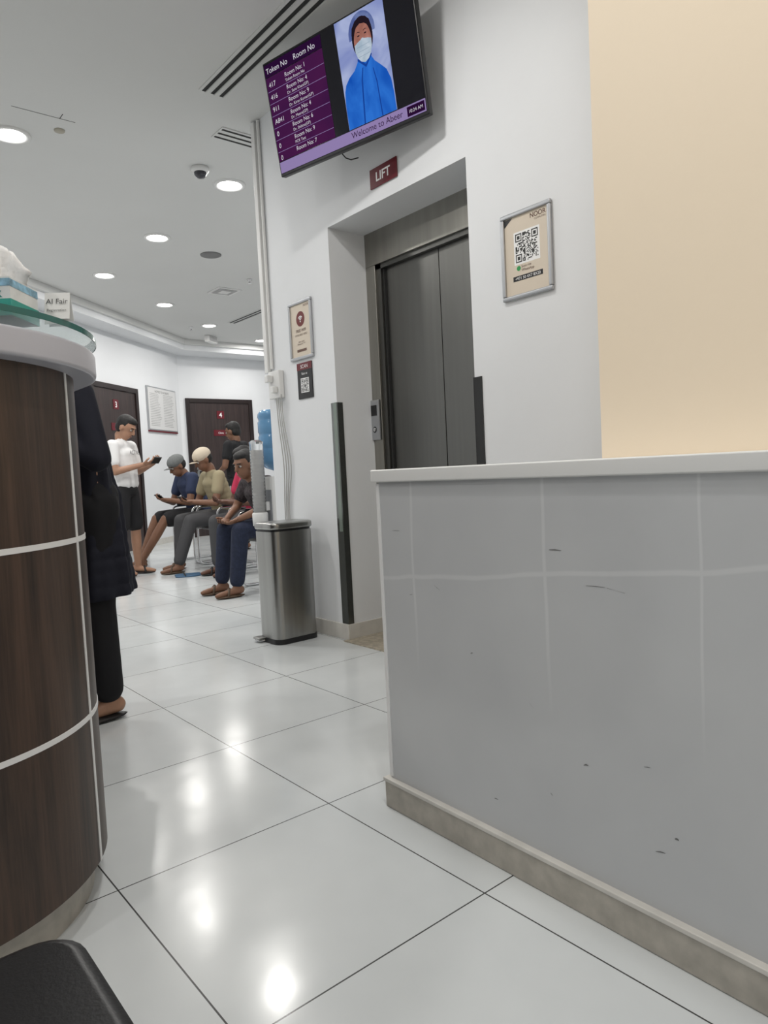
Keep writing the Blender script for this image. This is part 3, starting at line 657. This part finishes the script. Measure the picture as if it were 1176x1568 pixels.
def person(name,x,y,rz,J,skin,shirt,lower,shoe=None,hair='short',cap=None,sleeve=.55,legcut=1.0,female=False,hp=0,hy=0,curl=.75):
    P=empty(name,(x,y,0),math.radians(rz))
    pel,ch,hd=V(J['pelvis']),V(J['chest']),V(J['head'])
    HR=Matrix.Rotation(math.radians(hy),3,'Z')@Matrix.Rotation(math.radians(hp),3,'Y')
    def hpnt(a,b,c): return hd+HR@V((a,b,c))
    nk=hpnt(-.02,0,-.10);sh={};
    for s,k in((1,'L'),(-1,'R')): sh[k]=V(J['sh'+k])
    shm=(sh['L']+sh['R'])/2
    body=torso(pel,ch,.095,.135,.10,.15)+[('c',shm,nk,.06,.052),('c',sh['L'],sh['R'],.05,.05)]
    for k in'LR':
        el,wr=V(J['el'+k]),V(J['wr'+k])
        body+=[('c',sh[k],el,.050,.039),('c',el,wr,.039,.026)]
        hi_,kn,an=V(J['hip'+k]),V(J['kn'+k]),V(J['an'+k])
        body+=[('c',hi_,kn,.082,.055),('c',kn,lerp(kn,an,.35),.052,.053),('c',lerp(kn,an,.35),an,.053,.034)]
        ft=V(J.get('ft'+k,(1,0,0))).normalized()
        body+=[('c',an+V((0,0,-.035))-ft*.03,an+ft*.13+V((0,0,-.055)),.034,.024),('c',an+ft*.13+V((0,0,-.055)),an+ft*.18+V((0,0,-.06)),.026,.018)]
    body+=[('s',hpnt(-.005,0,.025),(.095,.076,.095),HR),('s',hpnt(.025,0,-.045),(.068,.058,.068),HR),('s',hpnt(.045,0,-.085),(.035,.034,.028),HR),
           ('c',hpnt(.088,0,.02),hpnt(.108,0,-.022),.010,.015),('s',hpnt(.082,0,-.062),(.014,.028,.012),HR),
           ('s',hpnt(-.005,.078,-.01),(.020,.010,.033),HR),('s',hpnt(-.005,-.078,-.01),(.020,.010,.033),HR),('s',hpnt(.078,0,.035),(.02,.05,.012),HR)]
    grow('body',body,skin,P,.010,3)
    for s in(-1,1):
        plain('eye',[('s',hpnt(.080,s*.030,.006),(.012,.014,.009),HR)],M_eye,P)
        plain('iris',[('s',hpnt(.091,s*.030,.006),(.004,.007,.007),HR)],M_iris,P)
        plain('eyebrow',[('c',hpnt(.092,s*.015,.030),hpnt(.084,s*.046,.030),.005,.004)],M_hair,P)
    plain('mouth',[('s',hpnt(.094,0,-.060),(.006,.022,.005),HR)],M_lip,P)
    if hair=='short': grow('hair',[('s',hpnt(-.022,0,.040),(.094,.083,.092),HR),('s',hpnt(-.045,0,-.01),(.062,.076,.07),HR),('s',hpnt(.02,0,.085),(.07,.065,.04),HR)],M_hair,P,.008,2)
    if hair=='cap_under': grow('hair',[('s',hpnt(-.035,0,.01),(.075,.080,.075),HR)],M_hair,P,.008,2)
    if cap:
        grow('cap_dome',[('s',hpnt(-.008,0,.055),(.108,.090,.082),HR)],cap,P,.008,2)
        bm=bmesh.new();top=[];bot=[]
        for k in range(13):
            a=math.radians(-75+150*k/12)
            p=hpnt(.075+.085*math.cos(a),.078*math.sin(a),.045-.018*math.sin(a)**2)
            top.append(bm.verts.new(p));bot.append(bm.verts.new(p+HR@V((0,0,-.006))))
        bm.faces.new(top);bm.faces.new(bot)
        for k in range(13): bm.faces.new([top[k],top[(k+1)%13],bot[(k+1)%13],bot[k]])
        bm_obj('cap_visor',bm,cap,P)
    if hair=='scarf':
        grow('headscarf',[('s',hpnt(-.015,0,.02),(.108,.092,.112),HR),('s',hpnt(-.01,0,-.07),(.080,.084,.085),HR),('c',hpnt(-.03,0,-.10),shm,.075,.10),('c',lerp(sh['L'],sh['R'],.25),lerp(sh['L'],sh['R'],.75),.080,.080)],J['scarfmat'],P,.012,4)
    if female:
        S=torso(lerp(pel,ch,.15),ch,.115,.145,.115,.155)+[('c',sh['L'],sh['R'],.066,.066)]
        hem=V(J['hem']);S+=torso(hem,pel,.150,.190,.125,.158,8)
    else:
        S=torso(lerp(pel,ch,.14),ch,.137,.172,.125,.172)+[('c',lerp(sh['L'],sh['R'],.08),lerp(sh['L'],sh['R'],.92),.062,.062),('c',shm,lerp(shm,nk,.45),.072,.060)]
    for k in'LR':
        el,wr=V(J['el'+k]),V(J['wr'+k])
        if sleeve<=1: S+=[('c',sh[k],lerp(sh[k],el,sleeve),.066,.062)]
        else: S+=[('c',sh[k],el,.064,.052),('c',el,lerp(el,wr,.93),.052,.040)]
    grow('shirt',S,shirt,P,.012,4,cutz=.50 if female else None,folds=.0065 if female else .0022)
    T=[('s',pel,(.122,.160,.11),None)]
    for k in'LR':
        hi_,kn,an=V(J['hip'+k]),V(J['kn'+k]),V(J['an'+k])
        if legcut<.5: T+=[('c',hi_,lerp(hi_,kn,legcut*2),.098,.092)]
        else: T+=[('c',hi_,kn,.098,.074),('c',kn,lerp(kn,an,.9),.074,.062)]
        ft=V(J.get('ft'+k,(1,0,0))).normalized()
        if shoe:
            s=[('s',an+ft*.06+V((0,0,-.078)),(.13,.047,.012),Matrix.Rotation(math.atan2(ft.y,ft.x),3,'Z')),
               ('c',an+ft*.10+V((0,.042,-.07)),an+ft*.07+V((0,0,-.018)),.010,.012),('c',an+ft*.10+V((0,-.042,-.07)),an+ft*.07+V((0,0,-.018)),.010,.012)]
            plain('sandal',s,shoe,P,12)
    grow('trousers',T,lower,P,.012,4)
    for s,k in((1,'L'),(-1,'R')):
        el,wr=V(J['el'+k]),V(J['wr'+k]);nr=V(J.get('pn'+k,(0,-s,0)))
        hand('hand',wr,J.get('hd'+k,(wr-el)),nr,skin,P,curl,J.get('ts'+k,1))
    return P
def seated(lean=.12,headf=.2,headz=1.17,kx=.46,ax=.46,wr=(.42,.10,.72),chz=.92,spread=.13,footdx=(0,0)):
    d=dict(pelvis=(0,0,.545),chest=(lean,0,chz),head=(headf,0,headz),shL=(lean+.02,.17,chz+.06),shR=(lean+.02,-.17,chz+.06),
      elL=(lean+.10,.23,.70),elR=(lean+.10,-.23,.70),wrL=(wr[0],wr[1],wr[2]),wrR=(wr[0]-.02,-wr[1],wr[2]),
      hipL=(0.02,.09,.545),hipR=(.02,-.09,.545),knL=(kx,spread,.525),knR=(kx,-spread,.525),anL=(ax+footdx[0],spread,.09),anR=(ax+footdx[1],-spread,.09))
    d['pnL']=(0,-.3,1);d['pnR']=(0,.3,1);return d
def phone(P,c,rx=0,ry=0,rz=0):
    o=box('phone',(-.038,-.075,-.005),(.038,.075,.005),M_dark,P,bevel=.003);o.location=c;o.rotation_euler=(rx,ry,rz)

M_tee=mat('tee_white',(.76,.76,.76),.8,bump=.3,bscale=12);M_short=mat('shorts_black',(.012,.012,.014),.8,bump=.2,bscale=15)
M_khaki=mat('shirt_khaki',(.33,.285,.18),.8,bump=.3,bscale=14);M_greyt=mat('trousers_grey',(.06,.06,.064),.8,bump=.3,bscale=14)
M_navy=mat('shirt_navy',(.025,.037,.085),.8,bump=.3,bscale=14);M_blackc=mat('shirt_black',(.012,.012,.014),.8,bump=.3,bscale=14)
M_pat=mat('shirt_patterned',(.040,.030,.034),.8,noise=.95,nscale=45);M_jean=mat('jeans_dark',(.014,.020,.045),.85,noise=.3,nscale=40)
M_pink=mat('shirt_pink',(.50,.035,.09),.8);M_abaya=mat('tunic_navy',(.0055,.0065,.015),.85,bump=.35,bscale=10);M_wide=mat('trousers_black',(.005,.005,.007),.85,bump=.3,bscale=10)
M_capb=mat('cap_beige',(.60,.52,.41),.8);M_capg=mat('cap_grey',(.16,.17,.17),.8);M_sand=mat('sandal_black',(.012,.011,.011),.5);M_sandb=mat('sandal_brown',(.08,.05,.03),.6)

J=dict(pelvis=(0,0,.90),chest=(.0,0,1.24),head=(.06,0,1.52),shL=(.0,.18,1.33),shR=(.0,-.18,1.33),elL=(.04,.24,1.07),elR=(.04,-.24,1.07),
  wrL=(.27,.10,1.14),wrR=(.25,-.08,1.13),hipL=(0,.09,.86),hipR=(0,-.09,.86),knL=(.03,.11,.47),knR=(-.02,-.10,.47),anL=(.02,.13,.09),anR=(-.06,-.11,.09),
  pnL=(0,-.4,1),pnR=(0,.4,1))
p=person('standing_man',2.57,7.28,-48,J,SK1,M_tee,M_short,shoe=M_sand,legcut=.42,hp=32,sleeve=.62)
phone(p,(.37,.0,1.17),0,math.radians(-55))
text('ACTIVE',.060,p,.136,0,1.24,M_txtd,'CENTER',rot=(math.radians(90),0,math.radians(90)),name='shirt_print')
J=seated(.13,.24,1.16,.48,.54,footdx=(.10,-.02));waiting_chair(3.59,7.05,math.radians(178))
p=person('seated_man_khaki',3.59,7.05,178,J,SK2,M_khaki,M_greyt,shoe=M_sandb,hair='cap_under',cap=M_capb,hp=28)
phone(p,(.50,.0,.76),0,math.radians(-40))
J=seated(.14,.26,1.12,.50,.74,wr=(.44,.08,.74),footdx=(.06,-.04));waiting_chair(3.62,7.76,math.radians(180))
p=person('seated_man_navy',3.62,7.76,180,J,SK2,M_navy,M_short,shoe=M_sandb,hair='cap_under',cap=M_capg,hp=30,legcut=.44)
phone(p,(.50,.0,.78),0,math.radians(-40))
J=seated(.17,.29,1.055,.44,.50,wr=(.44,.12,.62),chz=.84);waiting_chair(3.14,5.23,math.radians(180))
p=person('seated_man_patterned',3.14,5.23,180,J,SK2,M_pat,M_jean,shoe=M_sandb,hair='short',hp=14,hy=12)
J=seated(.10,.18,1.14);waiting_chair(3.62,6.34,math.radians(180))
person('seated_person_pink',3.62,6.34,180,J,SK3,M_pink,M_greyt,shoe=M_sand,hair='short',hp=20)
J=dict(pelvis=(0,0,.92),chest=(.0,0,1.28),head=(.03,0,1.55),shL=(.0,.18,1.37),shR=(.0,-.18,1.37),elL=(.02,.25,1.10),elR=(.02,-.25,1.10),
  wrL=(.2,.14,1.02),wrR=(.12,-.24,.92),hipL=(0,.09,.88),hipR=(0,-.09,.88),knL=(.02,.10,.48),knR=(.0,-.10,.48),anL=(0,.11,.09),anR=(0,-.11,.09))
person('standing_person_black',4.40,8.29,120,J,SK2,M_blackc,M_short,shoe=M_sand,hp=15,legcut=1)
J=dict(pelvis=(.0,0,.90),chest=(.05,0,1.20),head=(.20,0,1.42),shL=(.06,.17,1.30),shR=(.08,-.16,1.29),elL=(.02,.245,1.05),elR=(.10,-.22,1.03),
  wrL=(.20,.14,1.15),wrR=(.20,-.12,1.17),hipL=(0,.08,.86),hipR=(0,-.08,.86),knL=(.02,.08,.47),knR=(.0,-.08,.47),anL=(.0,.09,.09),anR=(0,-.09,.09),hem=(-.01,0,.52),scarfmat=M_abaya)
person('standing_woman',.905,3.00,180,J,SK1,M_abaya,M_wide,shoe=M_sand,hair='scarf',hp=25,sleeve=2,legcut=1,female=True)
sl=empty('slippers',(2.92,6.66,0),math.radians(160))
for s in(-1,1):
    lathe('slipper_sole',[(.0,.0),(.045,.0),(.048,.008),(.045,.016),(0,.016)],(0,0),mat('slipper_blue',(.05,.12,.22),.5),sl,seg=20,M=Matrix.Translation((0,s*.06,0))@Matrix.Diagonal((2.7,1,1,1)))
    tube('slipper_strap',rounded([(.03,s*.06-.045,.012),(.05,s*.06,.05),(.03,s*.06+.045,.012)],.03,4),.006,M_sand,sl)

# ------------------------------------------------------------------ world, view, camera
w=bpy.data.worlds.new('world');SC.world=w;w.use_nodes=True
w.node_tree.nodes['Background'].inputs[0].default_value=(.5,.5,.5,1);w.node_tree.nodes['Background'].inputs[1].default_value=.3
SC.view_settings.view_transform='Standard'
SC.view_settings.look='None'
SC.view_settings.exposure=.08
pp=math.radians(3.4);rr=math.radians(2.87);al=math.radians(50.5)
F0=V((math.cos(al),math.sin(al),0));R0=V((math.sin(al),-math.cos(al),0));Z=V((0,0,1))
F=F0*math.cos(pp)-Z*math.sin(pp);U1=Z*math.cos(pp)+F0*math.sin(pp)
R=R0*math.cos(rr)-U1*math.sin(rr);U=R0*math.sin(rr)+U1*math.cos(rr);B=-F
cam=bpy.data.cameras.new('camera');cam.sensor_fit='VERTICAL';cam.sensor_height=36;cam.lens=36*1080/1568;cam.clip_start=.02
co=bpy.data.objects.new('camera',cam);COL.objects.link(co)
co.matrix_world=Matrix(((R.x,U.x,B.x,0),(R.y,U.y,B.y,0),(R.z,U.z,B.z,.955),(0,0,0,1)))
SC.camera=co
